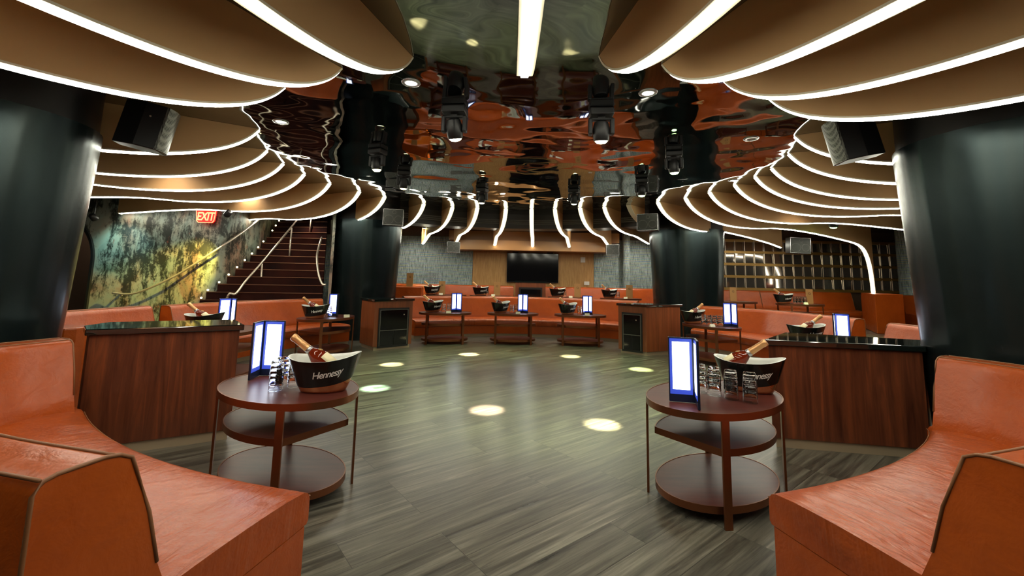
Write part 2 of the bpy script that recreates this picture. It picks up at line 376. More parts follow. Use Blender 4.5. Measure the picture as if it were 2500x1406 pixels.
# ------------------------------------------------------------------ ceiling fins
PROF = [(0, 3.4), (.05, 3.33), (.11, 3.265), (.2, 3.195), (.3, 3.135), (.42, 3.08), (.6, 3.015), (.85, 2.955), (1.15, 2.91), (1.5, 2.885), (1.9, 2.88), (2.4, 2.895), (3.0, 2.95), (3.6, 2.97), (4.5, 2.96), (6.0, 2.92)]
def std(smax):
    out = [p for p in PROF if p[0] < smax - .02]
    for i in range(len(PROF) - 1):
        (a, za), (b, zb) = PROF[i], PROF[i + 1]
        if a <= smax <= b: out.append((smax, za + (zb - za) * (smax - a) / (b - a)))
    return out
def fin(tipang, length, label, r=4.09, prof=None, direc=None, tip=None, lit=True, w=.11):
    if tip is None: tip = pt(tipang, r)
    d = radians(direc if direc is not None else tipang)
    t = thing('ceiling_fin', label, 'ceiling fin', (tip[0], tip[1], 0), d, 'radial ceiling fins with light strips')
    pr = prof or std(length)
    # densify
    P = []
    for i in range(len(pr) - 1):
        for k in range(3):
            u = k / 3; P.append((pr[i][0] + (pr[i + 1][0] - pr[i][0]) * u, pr[i][1] + (pr[i + 1][1] - pr[i][1]) * u))
    P.append(pr[-1])
    for _ in range(2):
        P = [P[0]] + [((P[i - 1][0] + 2 * P[i][0] + P[i + 1][0]) / 4, (P[i - 1][1] + 2 * P[i][1] + P[i + 1][1]) / 4) for i in range(1, len(P) - 1)] + [P[-1]]
    bm = B(); rows = []
    zt = HC - .0015
    for s, z in P:
        z1 = min(z + .0, zt)
        rows.append([(s, -w / 2, min(z1, zt - .001)), (s, w / 2, min(z1, zt - .001)), (s, w / 2, zt), (s, -w / 2, zt)])
    grid(bm, rows, closed_u=True, cap=True)
    o = fin_obj('fin_panel', bm, 'fin', t); sharp_smooth(o, 40)
    # light strip following the lower edge
    def strip(hw, drop0, drop1, mtl, nm):
        bm = B(); rows = []
        for i, (s, z) in enumerate(P):
            a = P[max(i - 1, 0)]; b = P[min(i + 1, len(P) - 1)]; tx, tz = b[0] - a[0], b[1] - a[1]; l = hypot(tx, tz) or 1; nx, nz = tz / l, -tx / l
            def q(dd): return (s + nx * dd, min(z + nz * dd, zt))
            i0, i1 = q(drop0), q(drop1)
            rows.append([(i0[0], -hw, i0[1]), (i0[0], hw, i0[1]), (i1[0], hw, i1[1]), (i1[0], -hw, i1[1])])
        grid(bm, rows, closed_u=True, cap=True); return sharp_smooth(fin_obj(nm, bm, mtl, t), 50)
    strip(w / 2 + .004, -.004, .012, 'finedge', 'edge_channel')
    if lit: strip(.026, .012, .025, 'led', 'light_strip')
    return t
fin(270, 4.2, 'straight light strip fin running overhead towards the camera, top centre', tip=(.07, 3.42), w=.11)
ordn = ['first', 'second', 'third', 'fourth', 'fifth', 'sixth', 'seventh', 'eighth', 'ninth', 'tenth']
for i, a in enumerate((255.9, 246.0, 234.9)): fin(a, 3.6, f'near tan ceiling fin with light strip, {ordn[i]} left of the overhead centre strip', r=4.13)
for i, a in enumerate((278.8, 286.6, 295.7, 305.9)): fin(a, 3.6, f'near tan ceiling fin with light strip, {ordn[i]} right of the overhead centre strip', r=4.14)
LF = [(211.7, 4.5), (196.9, 4.8), (185.8, 4.9), (175, 4.9), (163.6, 5.9), (151.3, 4.05), (141.2, 1.75)]
for i, (a, l) in enumerate(LF): fin(a, l, f'tan curved ceiling fin left of the floor, {ordn[i]} past the left speaker going back', r=3.96)
RF = [(326.3, 4.5), (337.8, 4.8), (349.3, 4.8), (357.6, 4.9), (6.6, 5.2), (16.8, 6.0)]
for i, (a, l) in enumerate(RF): fin(a, l, f'tan curved ceiling fin right of the floor, {ordn[i]} past the right speaker going back', r=4.07)
fin(26.6, 7.6, 'long tan fin at right whose light strip bends down to a leather block', r=4.11,
    prof=[p for p in std(3.0)] + [(3.8, 2.97), (4.9, 2.93), (6.0, 2.85), (6.75, 2.79), (7.1, 2.7), (7.3, 2.55), (7.45, 2.3), (7.53, 2.0), (7.57, 1.7), (7.59, 1.36)])
fin(36.6, 6.8, 'tan fin emerging right of the back right column with its strip running down', r=4.08, prof=std(3.0) + [(4.15, 2.91), (5.0, 2.86), (5.85, 2.80), (6.5, 2.72)])
fin(46.9, .75, 'short unlit cream edged fin above the right column speaker', r=3.98, lit=False)
fin(125, 1.35, 'back ceiling fin just right of the left column, behind its speaker', r=4.09)
BP = [p for p in PROF if p[0] <= 1.5]
def back(tip, ang, k, end, ze, label):
    pr = [p for p in PROF if p[0] < k - .1] + [(k, 2.88), (k + .25, 2.88), (k + .25 + (end - k - .25) * .5, 2.88 - (2.88 - ze) * .5), (end, ze)]
    fin(0, 0, label, tip=tip, direc=ang, prof=pr)
back((-1.58, 11.19), 115.2, 2.0, 3.05, 2.62, 'third back ceiling fin left of the television, bending to the left')
back((-.92, 11.17), 107.5, 2.1, 3.1, 2.62, 'second back ceiling fin left of the television, hanging over the left back table')
back((-.17, 11.27), 97.6, 2.1, 2.95, 2.62, 'first back ceiling fin left of the television')
back((.51, 11.25), 86.4, 2.1, 2.9, 2.62, 'back ceiling fin seen edge on, straight above the television')
back((1.12, 11.17), 75.0, 2.1, 2.95, 2.62, 'first back ceiling fin right of the television')
back((1.73, 10.86), 65.0, 2.2, 3.5, 2.62, 'second back ceiling fin right of the television')
back((2.31, 10.66), 55.5, 2.1, 3.6, 2.75, 'third back ceiling fin right of the television, beside the right column')

# ------------------------------------------------------------------ sofas
def normals(P, side=1):
    out = []
    for i in range(len(P)):
        a = Vector(P[max(i - 1, 0)]); b = Vector(P[min(i + 1, len(P) - 1)]); d = (b - a).normalized(); out.append(Vector((d.y, -d.x)) * side)
    return out
def banquette(name, label, Fp, Bp, side, zs=.5, zb=1.02, th=.27, z0=0.0, lean=.10, ends=True, group=None):
    """Fp: seat front edge, Bp: foot of the backrest face (same count); side gives outward direction."""
    t = thing(name, label, 'sofa', (0, 0, 0), 0, group)
    n = len(Fp); NB = normals(Bp, side); NF = normals(Fp, side)
    # toe kick
    bm = B(); rows = []
    for i in range(n):
        f = Vector(Fp[i]) + NF[i] * .07; b = Vector(Bp[i]) + NB[i] * .1
        rows.append([(f.x, f.y, z0), (f.x, f.y, z0 + .09), (b.x, b.y, z0 + .09), (b.x, b.y, z0)])
    grid(bm, rows, closed_u=True, cap=True); sharp_smooth(fin_obj('toe_kick', bm, 'steelkick', t))
    # base
    bm = B(); rows = []
    for i in range(n):
        f = Vector(Fp[i]) + NF[i] * .025; b = Vector(Bp[i]) + NB[i] * .12
        rows.append([(f.x, f.y, z0 + .085), (f.x, f.y, z0 + zs - .17), (b.x, b.y, z0 + zs - .17), (b.x, b.y, z0 + .085)])
    grid(bm, rows, closed_u=True, cap=True); sharp_smooth(fin_obj('base', bm, 'leather', t))
    # seat cushion: rounded front, crowned
    bm = B(); rows = []
    for i in range(n):
        f = Vector(Fp[i]); b = Vector(Bp[i]) + NB[i] * .05; d = b - f; ln = d.length; u = d / max(ln, 1e-6); row = []
        pr = [(ln, zs - .165), (.012, zs - .165), (0, zs - .15), (0.0, zs - .05), (.006, zs - .03), (.02, zs - .013), (.045, zs - .002)]
        for k in range(1, 8):
            s = .045 + (ln - .045) * k / 7; pr.append((s, zs + .018 * sin(pi * min(1, k / 7)) ** .7 - (.0 if k < 7 else .01)))
        for s, z in pr:
            s = min(s, ln); row.append((f.x + u.x * s, f.y + u.y * s, z0 + z))
        rows.append(row)
    grid(bm, rows, closed_u=True, cap=True); sc = sharp_smooth(fin_obj('seat_cushion', bm, 'leather_seat', t), 50)
    # piping on the cushion front
    bm = B(); tube(bm, [(Fp[i][0] - NF[i].x * .002, Fp[i][1] - NF[i].y * .002, z0 + zs - .036) for i in range(n)], .0035, 6); fin_obj('cushion_piping', bm, 'piping', sc, smooth=True)
    # backrest
    bm = B(); rows = []
    prof = [(-.10, zs - .02), (-.045, zs + .12), (.0, zs + .30), (lean * .6, zb - .06), (lean * .75, zb - .02), (lean + .01, zb), (lean + .05, zb + .008), (th - .05, zb + .008), (th - .02, zb), (th, zb - .03), (th, .0), (.0, .0)]
    for i in range(n):
        b = Vector(Bp[i]); rows.append([(b.x + NB[i].x * o_, b.y + NB[i].y * o_, z0 + z) for o_, z in prof])
    grid(bm, rows, closed_u=True, cap=True); bk = sharp_smooth(fin_obj('backrest', bm, 'leather', t), 50)
    bm = B()
    for oo in (lean + .03, th - .012): tube(bm, [(Bp[i][0] + NB[i].x * oo, Bp[i][1] + NB[i].y * oo, z0 + zb + .006) for i in range(n)], .0055, 6)
    if ends:
        for i in (0, n - 1):
            tube(bm, [(Bp[i][0] + NB[i].x * o_, Bp[i][1] + NB[i].y * o_, z0 + z) for o_, z in prof[1:10]] + [(Bp[i][0] + NB[i].x * th, Bp[i][1] + NB[i].y * th, z0 + .1)], .006, 6)
    fin_obj('back_piping', bm, 'piping', bk, smooth=True)
    return t
def lerp_path(ctrl, n):
    # Catmull-Rom through control points
    out = []; m_ = len(ctrl) - 1
    for i in range(n):
        u = i / (n - 1) * m_; k = min(int(u), m_ - 1); f = u - k
        p = [Vector(ctrl[max(0, min(m_, k + j))]) for j in (-1, 0, 1, 2)]
        q = .5 * ((2 * p[1]) + (-p[0] + p[2]) * f + (2 * p[0] - 5 * p[1] + 4 * p[2] - p[3]) * f * f + (-p[0] + 3 * p[1] - 3 * p[2] + p[3]) * f ** 3)
        out.append((q.x, q.y))
    return out
# near left sofa
aF = [257.6, 253, 248, 243, 238, 234, 231.2, 229.2, 228.2, 227.7]
rB = [6.0, 6.0, 6.0, 6.0, 5.99, 5.93, 5.8, 5.6, 5.42, 5.25]
Fl = [pt(a, 5.16) for a in aF]; Bl = [pt(a, r) for a, r in zip([257.6, 253, 248, 243, 238, 234, 231.2, 229.4, 228.6, 228.0], rB)]
Fp = lerp_path(Fl, 50); Bp = lerp_path(Bl, 50)
banquette('curved_sofa', 'near left orange leather curved sofa, wide flat backrest end in the lower left corner', Fp, Bp, -1, th=.32)
AR = lambda a: 284.7 + (257.6 - a) * .866
Fr = [pt(AR(a), 5.12 - .12 * k / 9) for k, a in enumerate(aF)]; Br = [pt(AR(a), r * (.985 - .02 * k / 9)) for k, (a, r) in enumerate(zip([257.6, 253, 248, 243, 238, 234, 231.2, 229.4, 228.6, 228.0], rB))]
banquette('curved_sofa', 'near right orange leather curved sofa, backrest end in the lower right corner', lerp_path(Fr, 50), lerp_path(Br, 50), 1, th=.32)
# back sofa
banquette('curved_sofa', 'long orange leather sofa curving between the two cabinets at the back of the floor', arc(125, 55.5, 4.66, 40, .3, 7.2), arc(125, 55.5, 5.4, 40, .3, 7.2), -1, zs=.46)
# left sofas
banquette('curved_sofa', 'orange leather sofa in front of the staircase on the left', lerp_path([(-4.78, 7.35), (-4.7, 8.0), (-4.42, 8.8), (-3.98, 9.55), (-3.62, 9.98)], 30), lerp_path([(-5.6, 7.3), (-5.5, 7.8), (-5.12, 8.85), (-4.6, 9.65), (-4.25, 9.95)], 30), -1, zs=.46, zb=1.0)
banquette('curved_sofa', 'orange leather sofa under the mural wall, seen behind the left counter', lerp_path([(-5.05, 5.4), (-5.12, 6.2), (-5.1, 7.0)], 20), lerp_path([(-5.82, 5.35), (-5.9, 6.2), (-5.78, 7.15)], 20), -1, zs=.46, zb=1.0)
bm = B(); prism(bm, [(-4.95, 4.9), (-5.7, 4.72)] + [(-5.85 + .12 * cos(a), 4.85 + .12 * sin(a)) for a in (4.3, 3.6, 3.0)] + [(-5.9, 5.2), (-5.1, 5.25)] + [(-5.0 + .14 * cos(a), 5.05 + .14 * sin(a)) for a in (1.2, .6, 0, -.6)], 0, .93)
tag(fin_obj('sofa_arm_block', bm, 'leather', bev=.02), 'rounded leather arm block between the left column and left counter', 'armrest')
# right sofas
banquette('curved_sofa', 'long orange leather sofa right of the back right cabinet, tables before it', arc(36, 3.5, 5.20, 34), [pt(36 - 32.5 * i / 33, 5.58 + .37 * min(1, i / 14)) for i in range(34)], -1, zs=.46, zb=.98)
banquette('curved_sofa', 'orange leather sofa end showing between the right counter and right column', lerp_path([(5.25, 7.0), (5.32, 6.2), (5.3, 5.3)], 16), lerp_path([(6.0, 7.05), (6.05, 6.2), (5.95, 5.2)], 16), -1, zs=.46, zb=.98)
# raised tier sofas
def straight(p, q, n=8): return [(p[0] + (q[0] - p[0]) * i / (n - 1), p[1] + (q[1] - p[1]) * i / (n - 1)) for i in range(n)]
banquette('bench_sofa', 'orange leather sofa on the raised tier, left of the television cabinet', straight((-5.4, 13.85), (.1, 13.85)), straight((-5.4, 14.38), (.1, 14.38)), -1, z0=TIER, zs=.46, th=.27, zb=1.0)
banquette('bench_sofa', 'orange leather sofa on the raised tier, right of the television cabinet', straight((1.12, 13.85), (6.1, 13.85)), straight((1.12, 14.38), (6.1, 14.38)), -1, z0=TIER, zs=.46, th=.27, zb=1.0)
banquette('bench_sofa', 'orange leather sofa on the raised tier under the mirror tiles, left of its seam', straight((6.15, 13.6), (8.17, 13.6)), straight((6.15, 14.2), (8.17, 14.2)), -1, z0=TIER, zs=.46, th=.3, zb=1.02)
banquette('bench_sofa', 'orange leather sofa on the raised tier under the mirror tiles, right of its seam', straight((8.19, 13.6), (10.98, 13.5)), straight((8.19, 14.2), (11.1, 14.1)), -1, z0=TIER, zs=.46, th=.3, zb=1.02)
banquette('bench_sofa', 'orange leather sofa on the raised tier at far right behind the beaded column table', straight((11.4, 12.2), (13.6, 11.6)), straight((11.55, 12.8), (13.8, 12.2)), -1, z0=TIER, zs=.46, th=.27, zb=1.0)
bm = B(); prism(bm, [(9.8, 11.7), (10.62, 11.75), (11.5, 13.2), (10.72, 13.3)], TIER, 1.35); tag(fin_obj('leather_block', bm, 'leather', bev=.015), 'tall leather clad block at the end of the tier sofa under the bent light strip', 'partition')
bm = B(); prism(bm, [(10.75, 11.2), (11.3, 11.0), (12.2, 12.0), (11.5, 12.1)], TIER, 1.28); tag(fin_obj('leather_block', bm, 'leather', bev=.015), 'leather clad block at far right beside the big column', 'partition')
bm = B(); prism(bm, [(-3.75, 13.0), (-2.66, 13.0), (-2.66, 13.3), (-3.75, 13.3)], TIER, 1.24); tag(fin_obj('leather_block', bm, 'leather', bev=.015), 'low orange leather partition on the raised tier beside the left column', 'partition')

# ------------------------------------------------------------------ counters and cabinets
def offset_poly(P, d):
    cx = sum(p[0] for p in P) / len(P); cy = sum(p[1] for p in P) / len(P); n = len(P); out = []
    for i in range(n):
        a, b, c_ = Vector(P[i - 1]), Vector(P[i]), Vector(P[(i + 1) % n])
        e1 = (b - a).normalized(); e2 = (c_ - b).normalized(); n1 = Vector((e1.y, -e1.x)); n2 = Vector((e2.y, -e2.x))
        if n1.dot(b - Vector((cx, cy))) < 0: n1 = -n1
        if n2.dot(b - Vector((cx, cy))) < 0: n2 = -n2
        k = (n1 + n2); k = k / max(k.dot(n1), .3); out.append((b.x + k.x * d, b.y + k.y * d))
    return out
def counter(label, P, h, wood='rosewood'):
    t = thing('service_counter', label, 'counter')
    bm = B(); prism(bm, P, .09, h - .055); fin_obj('body', bm, wood, t, bev=.004)
    bm = B(); prism(bm, offset_poly(P, -.02), 0, .09); fin_obj('plinth', bm, 'steelkick', t)
    bm = B(); prism(bm, offset_poly(P, .03), h - .055, h); fin_obj('countertop', bm, 'granite', t, bev=.008)
    return t
counter('left dark wood service counter with black stone top beside the near column', [(-3.62, 3.80), (-2.66, 4.34), (-3.0, 4.74), (-3.9, 4.3), (-3.85, 4.02)], 1.08)
counter('right dark wood service counter with black stone top and table lamp reflections', [(2.60, 4.43), (3.93, 4.2), (4.35, 4.62), (3.20, 5.06)], 1.03)
def cabinet(label, P, h, name='wine_cabinet'):
    """P: front-left, front-right, then back corners; dark fridge door in the front face"""
    t = thing(name, label, 'cabinet')
    a, b = Vector(P[0]), Vector(P[1]); e = (b - a).normalized(); nrm = Vector((e.y, -e.x)); wd = (b - a).length
    bm = B(); prism(bm, P, .08, h - .05)
    fin_obj('body', bm, 'cherry', t, bev=.003)
    bm = B(); prism(bm, offset_poly(P, -.03), 0, .08); fin_obj('plinth', bm, 'steelkick', t)
    bm = B(); prism(bm, offset_poly(P, .025), h - .05, h); fin_obj('countertop', bm, 'granite', t, bev=.006)
    mx = Matrix.Translation((a.x, a.y, 0)) @ Matrix(((e.x, -nrm.x, 0, 0), (e.y, -nrm.y, 0, 0), (0, 0, 1, 0), (0, 0, 0, 1)))
    x0, x1, z0, z1 = .09, wd - .09, .05, h - .19
    bm = B(); box(bm, x0, x1, -.02, .0, z0, z1, mx); d = fin_obj('fridge_door', bm, 'black', t, bev=.003)
    zm = z0 + (z1 - z0) * .42
    bm = B(); box(bm, x0 + .05, x1 - .05, -.028, -.02, zm + .02, z1 - .05, mx); fin_obj('upper_panel', bm, 'blackgloss', d)
    xm = (x0 + x1) / 2
    for u0, u1 in ((x0 + .05, xm - .01), (xm + .01, x1 - .05)):
        bm = B(); box(bm, u0, u1, -.028, -.02, z0 + .05, zm, mx); fin_obj('lower_panel', bm, 'blackgloss', d)
    bm = B(); box(bm, x0 + .04, x1 - .04, -.034, -.02, zm + .004, zm + .016, mx); box(bm, x0 + .03, x0 + .04, -.03, -.02, z0 + .04, z1 - .04, mx); box(bm, x1 - .04, x1 - .03, -.03, -.02, z0 + .04, z1 - .04, mx); box(bm, x0 + .03, x1 - .03, -.03, -.02, z1 - .045, z1 - .037, mx)
    fin_obj('door_trim', bm, 'greystripe', d)
    bm = B(); box(bm, x1 - .14, x1 - .12, -.04, -.028, z1 - .16, z1 - .14, mx); fin_obj('door_lock', bm, 'chrome', d)
    return t
cabinet('left back cherry wood cabinet with black fridge door and stone top', [(-2.87, 9.27), (-2.19, 9.83), (-2.62, 10.25), (-3.34, 9.82)], 1.07)
cabinet('right back cherry wood cabinet with black fridge door and stone top', [(2.41, 9.75), (2.91, 9.34), (3.80, 9.78), (2.95, 10.1)], 1.07)
t = thing('television_cabinet', 'cherry wood cabinet with dark glass door centred under the television', 'cabinet', (.62, 13.55, TIER))
bm = B(); box(bm, -.47, .47, 0, .5, .0, 1.14); fin_obj('body', bm, 'cherry', t, bev=.004)
bm = B(); box(bm, -.5, .5, -.02, .5, 1.14, 1.19); fin_obj('countertop', bm, 'granite', t)
bm = B(); box(bm, -.36, .36, -.025, 0, .05, .99); d = fin_obj('door', bm, 'black', t)
bm = B(); box(bm, -.31, .31, -.035, -.025, .1, .93); fin_obj('door_glass', bm, 'blackgloss', d)
# television
t = thing('television', 'large black flat television mounted on the golden back wall', 'television', (.74, BY - .14, 1.93))
bm = B(); box(bm, -.89, .89, 0, .06, -.5, .5); fin_obj('bezel', bm, 'black', t, bev=.006)
bm = B(); box(bm, -.875, .875, -.004, 0, -.485, .485); fin_obj('screen', bm, 'blackgloss', t)
bm = B(); box(bm, -.7, -.5, .02, .09, .5, .62); box(bm, .5, .7, .02, .09, .5, .62); fin_obj('mount_bracket', bm, 'toe', t)
# small wall fittings by the television
bm = B(); box(bm, 2.4, 2.56, BY - .09, BY - .05, 2.15, 2.33); tag(fin_obj('wall_control', bm, 'paper', bev=.004), 'small square control plate high on the golden wall', 'switch plate')
bm = B(); box(bm, 2.52, 2.7, BY - .09, BY - .05, 1.38, 1.5); tag(fin_obj('wall_socket', bm, 'paper', bev=.004), 'pale socket plate low on the golden wall right of the television', 'socket')

# ------------------------------------------------------------------ cocktail tables
def ell(a, b, n=56, cut=None):
    P = [(a * cos(2 * pi * i / n), b * sin(2 * pi * i / n)) for i in range(n)]
    if cut is not None: P = [(min(x, cut), y) for x, y in P]
    return P
def shelf(bm, P, z0, z1):
    prism(bm, P, z0, z1)
def make_table(cut_side):
    t = thing('cocktail_table', '', 'table')
    for nm, a, b, z1, cut in (('tabletop', .63, .43, .72, None), ('middle_shelf', .56, .375, .475, .40), ('bottom_shelf', .56, .38, .115, None)):
        P = ell(a, b, 56, cut)
        if cut_side < 0: P = [(-x, y) for x, y in P][::-1]
        bm = B(); prism(bm, [(x * .985, y * .98) for x, y in P], z1 - .028, z1); o = fin_obj(nm, bm, 'tabletop', t)
        bm = B(); rows = []
        for (x, y) in P: rows.append([(x * .985, y * .98, z1 - .045), (x, y, z1 - .045), (x, y, z1 + .003), (x * .985, y * .98, z1 + .003)])
        grid(bm, rows, closed_u=True, closed_v=True); sharp_smooth(fin_obj('metal_rim', bm, 'bronze', o), 40)
    for sx in (-1, 1):
        for sy in (-1, 1):
            x, y = sx * .425, sy * .308; a = atan2(y / .43 ** 2, x / .63 ** 2)
            mx = Matrix.Translation((x, y, 0)) @ Matrix.Rotation(a, 4, 'Z')
            bm = B(); box(bm, -.008, .008, -.027, .027, .0, .68, mx); fin_obj('leg', bm, 'bronze', t, bev=.002)
    return t
TABS = []
protoR = make_table(1); protoL = make_table(-1); usedp = {1: False, -1: False}
def table(x, y, rz, cs, label, z=0.0):
    p = protoR if cs > 0 else protoL
    if not usedp[cs]:
        usedp[cs] = True; p.location = (x, y, z); p.rotation_euler = (0, 0, rz); p['label'] = label; p['group'] = 'oval three tier cocktail tables'; return p
    return dup(p, (x, y, z), rz, label, 'oval three tier cocktail tables')

# ------------------------------------------------------------------ table-top things
def bucket_fn(a0=.165, b0=.10, a1=.262, b1=.18, h=.235, lift=.036):
    def S(th, v):
        c, s = cos(th), sin(th); k = v ** .85
        a = a0 + (a1 - a0) * k; b = b0 + (b1 - b0) * k
        ztop = h + lift * (abs(c) ** 2.2) + .012 * c
        p = .92
        return (a * (abs(c) ** p) * (1 if c >= 0 else -1), b * (abs(s) ** p) * (1 if s >= 0 else -1), ztop * v)
    return S
BS = bucket_fn()
def make_bucket(fine=True, text=True):
    n = 48 if fine else 24; nv = 10 if fine else 5
    t = thing('champagne_bucket', '', 'ice bucket')
    def vb(th): return .16 + .15 * (1 + cos(th - .35)) ** 1.3 / 2
    th = [2 * pi * j / n for j in range(n)]
    bm = B(); grid(bm, [[BS(a, vb(a) + (1 - vb(a)) * i / nv) for a in th] for i in range(nv + 1)], closed_u=True); o = fin_obj('outer_shell', bm, 'bucketblack', t, smooth=True)
    bm = B(); V = grid(bm, [[tuple(q * .985 if k < 2 else q for k, q in enumerate(BS(a, max(vb(a) * i / 3, .0)))) for a in th] for i in range(4)], closed_u=True); bm.faces.new(V[0][::-1]); fin_obj('copper_base', bm, 'copper', t, smooth=True)
    bm = B(); rows = []
    for i in range(nv + 1):
        v = 1 - i / nv * .93
        rows.append([tuple(q * (.955 if k < 2 else 1) for k, q in enumerate(BS(a, v))) for a in th])
    rows.insert(0, [BS(a, 1.0) for a in th]); V = grid(bm, rows, closed_u=True); bm.faces.new(V[-1]); fin_obj('white_liner', bm, 'white', t, smooth=True)
    if text:
        me = textmesh('Hennessy', .062, .25, 0, .86, .0008)
        for sgn in ((-1, 1) if fine else (-1,)):
            m2 = me.copy()
            for vtx in m2.vertices:
                x, y = vtx.co.x, vtx.co.y
                A = sgn * pi / 2 + .28 + (x / .235)
                vv = .60 + (y * 1.2 + .10 * x) / .25
                p = Vector(BS(A, vv)); q = Vector(BS(A, vv - .01)); rr = Vector((p.x, p.y, 0)).normalized()
                vtx.co = p + rr * .002
            ob = bpy.data.objects.new('lettering', m2); COL.objects.link(ob); ob.parent = t; m2.materials.clear(); m2.materials.append(MT['letter'])
    return t
def make_bottle():
    """axis along +Z, neck up; placed tilted"""
    t = thing('cognac_bottle', '', 'bottle')
    bm = B(); lathe(bm, [(.02, 0), (.046, .003), (.05, .02), (.051, .06), (.05, .10), (.045, .13), (.034, .155), (.025, .172), (.019, .185), (.016, .2)], 28); fin_obj('glass_body', bm, 'cognac', t, smooth=True)
    bm = B(); lathe(bm, [(.0205, .195), (.0225, .20), (.0215, .22), (.0205, .285), (.0225, .29), (.0225, .31), (.019, .314)], 20); fin_obj('capsule', bm, 'capsule', t, smooth=True)
    bm = B(); lathe(bm, [(.0235, .176), (.0245, .183), (.023, .197)], 20); fin_obj('neck_band', bm, 'neckband', t, smooth=True)
    bm = B(); rows = []
    for i in range(7):
        a = -1.1 + 2.2 * i / 6; rows.append([(.0525 * cos(a), .0525 * sin(a), .025), (.0525 * cos(a), .0525 * sin(a), .1), (.051 * cos(a), .051 * sin(a), .1), (.051 * cos(a), .051 * sin(a), .025)])
    grid(bm, rows, closed_u=True, cap=True); fin_obj('label', bm, 'label', t, smooth=True)
    bm = B(); lathe(bm, [(.013, 0), (.013, .004)], 16, Matrix.Translation((.039, 0, .137)) @ Matrix.Rotation(radians(62), 4, 'Y')); fin_obj('crest', bm, 'gold', t)
    return t
def make_glass():
    bm = B()
    lathe(bm, [(.0005, .105), (.037, .105), (.041, .102), (.0425, .09), (.051, .003), (.051, 0), (.0485, 0), (.048, .004), (.0395, .082), (.034, .086), (.0005, .086)], 20, cap=False)
    return fin_obj('tumbler', bm, 'glass', None, smooth=True)
def make_lamp():
    """free-standing folded light-up menu: two framed panels hinged at the origin, opening towards -Y"""
    t = thing('light_up_menu', '', 'table lamp')
    for ang_ in (-1, 1):
        mx = Matrix.Rotation(radians(-90 + ang_ * 43), 4, 'Z')
        W, H_ = .185, .46
        bm = B(); box(bm, 0, W, -.008, .008, 0, H_, mx); p = fin_obj('frame_panel', bm, 'frameblue', t, bev=.002)
        yy = (.008, .0095) if ang_ < 0 else (-.0095, -.008)
        bm = B(); box(bm, .022, W - .008, yy[0], yy[1], .055, H_ - .010, mx); fin_obj('blue_border', bm, 'glow', p)
        yy = (.0095, .011) if ang_ < 0 else (-.011, -.0095)
        bm = B(); box(bm, .040, W - .026, yy[0], yy[1], .088, H_ - .032, mx); s_ = fin_obj('lit_page', bm, 'screen', p)
        bm = B(); rows = []; yo = .0115 if ang_ < 0 else -.0115
        for i in range(20):
            a = 2 * pi * i / 20; rows.append([((.105 + q * cos(a)), yo + e, .375 + q * sin(a)) for q, e in ((.015, 0), (.019, 0), (.019, .0008), (.015, .0008))])
        grid(bm, rows, closed_u=True, closed_v=True); bmesh.ops.transform(bm, matrix=mx, verts=bm.verts)
        fin_obj('page_emblem', bm, 'ringpale', p)
    return t
def make_menu():
    t = thing('menu_board', '', 'menu')
    bm = B(); box(bm, -.1, .1, -.006, .006, 0, .41); fin_obj('board', bm, 'kraft', t, bev=.002)
    bm = B(); rows = []
    for i in range(24):
        a = 2 * pi * i / 24; rows.append([(r * cos(a), y, .29 + r * sin(a)) for r, y in ((.022, -.0085), (.030, -.0085), (.030, -.006), (.022, -.006))])
    grid(bm, rows, closed_u=True, closed_v=True); box(bm, .012, .034, -.0085, -.006, .262, .269)
    fin_obj('emblem', bm, 'ring', t)
    bm = B(); box(bm, -.1, .1, .006, .05, 0, .004); fin_obj('foot', bm, 'kraft', t)
    return t
def make_card():
    bm = B(); a = [bm.verts.new((-.055, y, z)) for y, z in ((-.028, 0), (.028, 0), (0, .055))]; b = [bm.verts.new((.055, y, z)) for y, z in ((-.028, 0), (.028, 0), (0, .055))]
    bm.faces.new(a); bm.faces.new(b[::-1])
    for k in range(3): bm.faces.new((a[k], a[(k + 1) % 3], b[(k + 1) % 3], b[k]))
    return fin_obj('place_card', bm, 'card')
PB, PBl, PG, PL, PM, PC = make_bucket(), make_bottle(), make_glass(), make_lamp(), make_menu(), make_card()
used = set()
def inst(p, loc, rot, label, group, cat=None):
    if id(p) not in used:
        used.add(id(p)); r = p
    else:
        r = p.copy(); COL.objects.link(r)
        for ch in list(p.children):
            c = ch.copy(); COL.objects.link(c); c.parent = r
            for g in list(ch.children):
                d = g.copy(); COL.objects.link(d); d.parent = c
    r.location = loc; r.rotation_mode = 'XYZ'; r.rotation_euler = rot; r['label'] = label; r['group'] = group
    if cat: r['category'] = cat
    return r
def bottle_in(bx, by, bz, brz, side, place, k=1.0):
    """bottle leaning in a bucket towards local side*X"""
    tilt = radians(52) * side
    # direction of neck in the bucket frame
    base = Matrix.Translation((bx, by, bz)) @ Matrix.Rotation(brz, 4, 'Z') @ Matrix.Translation(((-.05 if side > 0 else .05) - (.12 if (side > 0 and by < 4) else 0), .03 if side > 0 else 0, .16)) @ Matrix.Rotation(tilt, 4, 'Y') @ Matrix.Rotation(radians(180 if side > 0 else 0), 4, 'Z')
    lo = base @ Matrix.Translation((0, 0, -.02))
    o = inst(PBl, lo.to_translation(), lo.to_euler(), f'cognac bottle leaning in the bucket {place}', 'cognac bottles in buckets', 'bottle'); o.scale = (1.28,) * 3
GC = 0
LV = ['lowest', 'second', 'third', 'topmost']
def stack(x, y, z, n, lab, grp):
    for i in range(n):
        o = inst(PG, (x, y, z + .0015 + i * .036), (0, 0, random.random() * 6), LV[i] + ' clear upturned tumbler in ' + lab, grp, 'glass')
def card(x, y, z, rz, place): inst(PC, (x, y, z), (0, 0, rz), f'small white folded place card {place}', 'place cards', 'card')
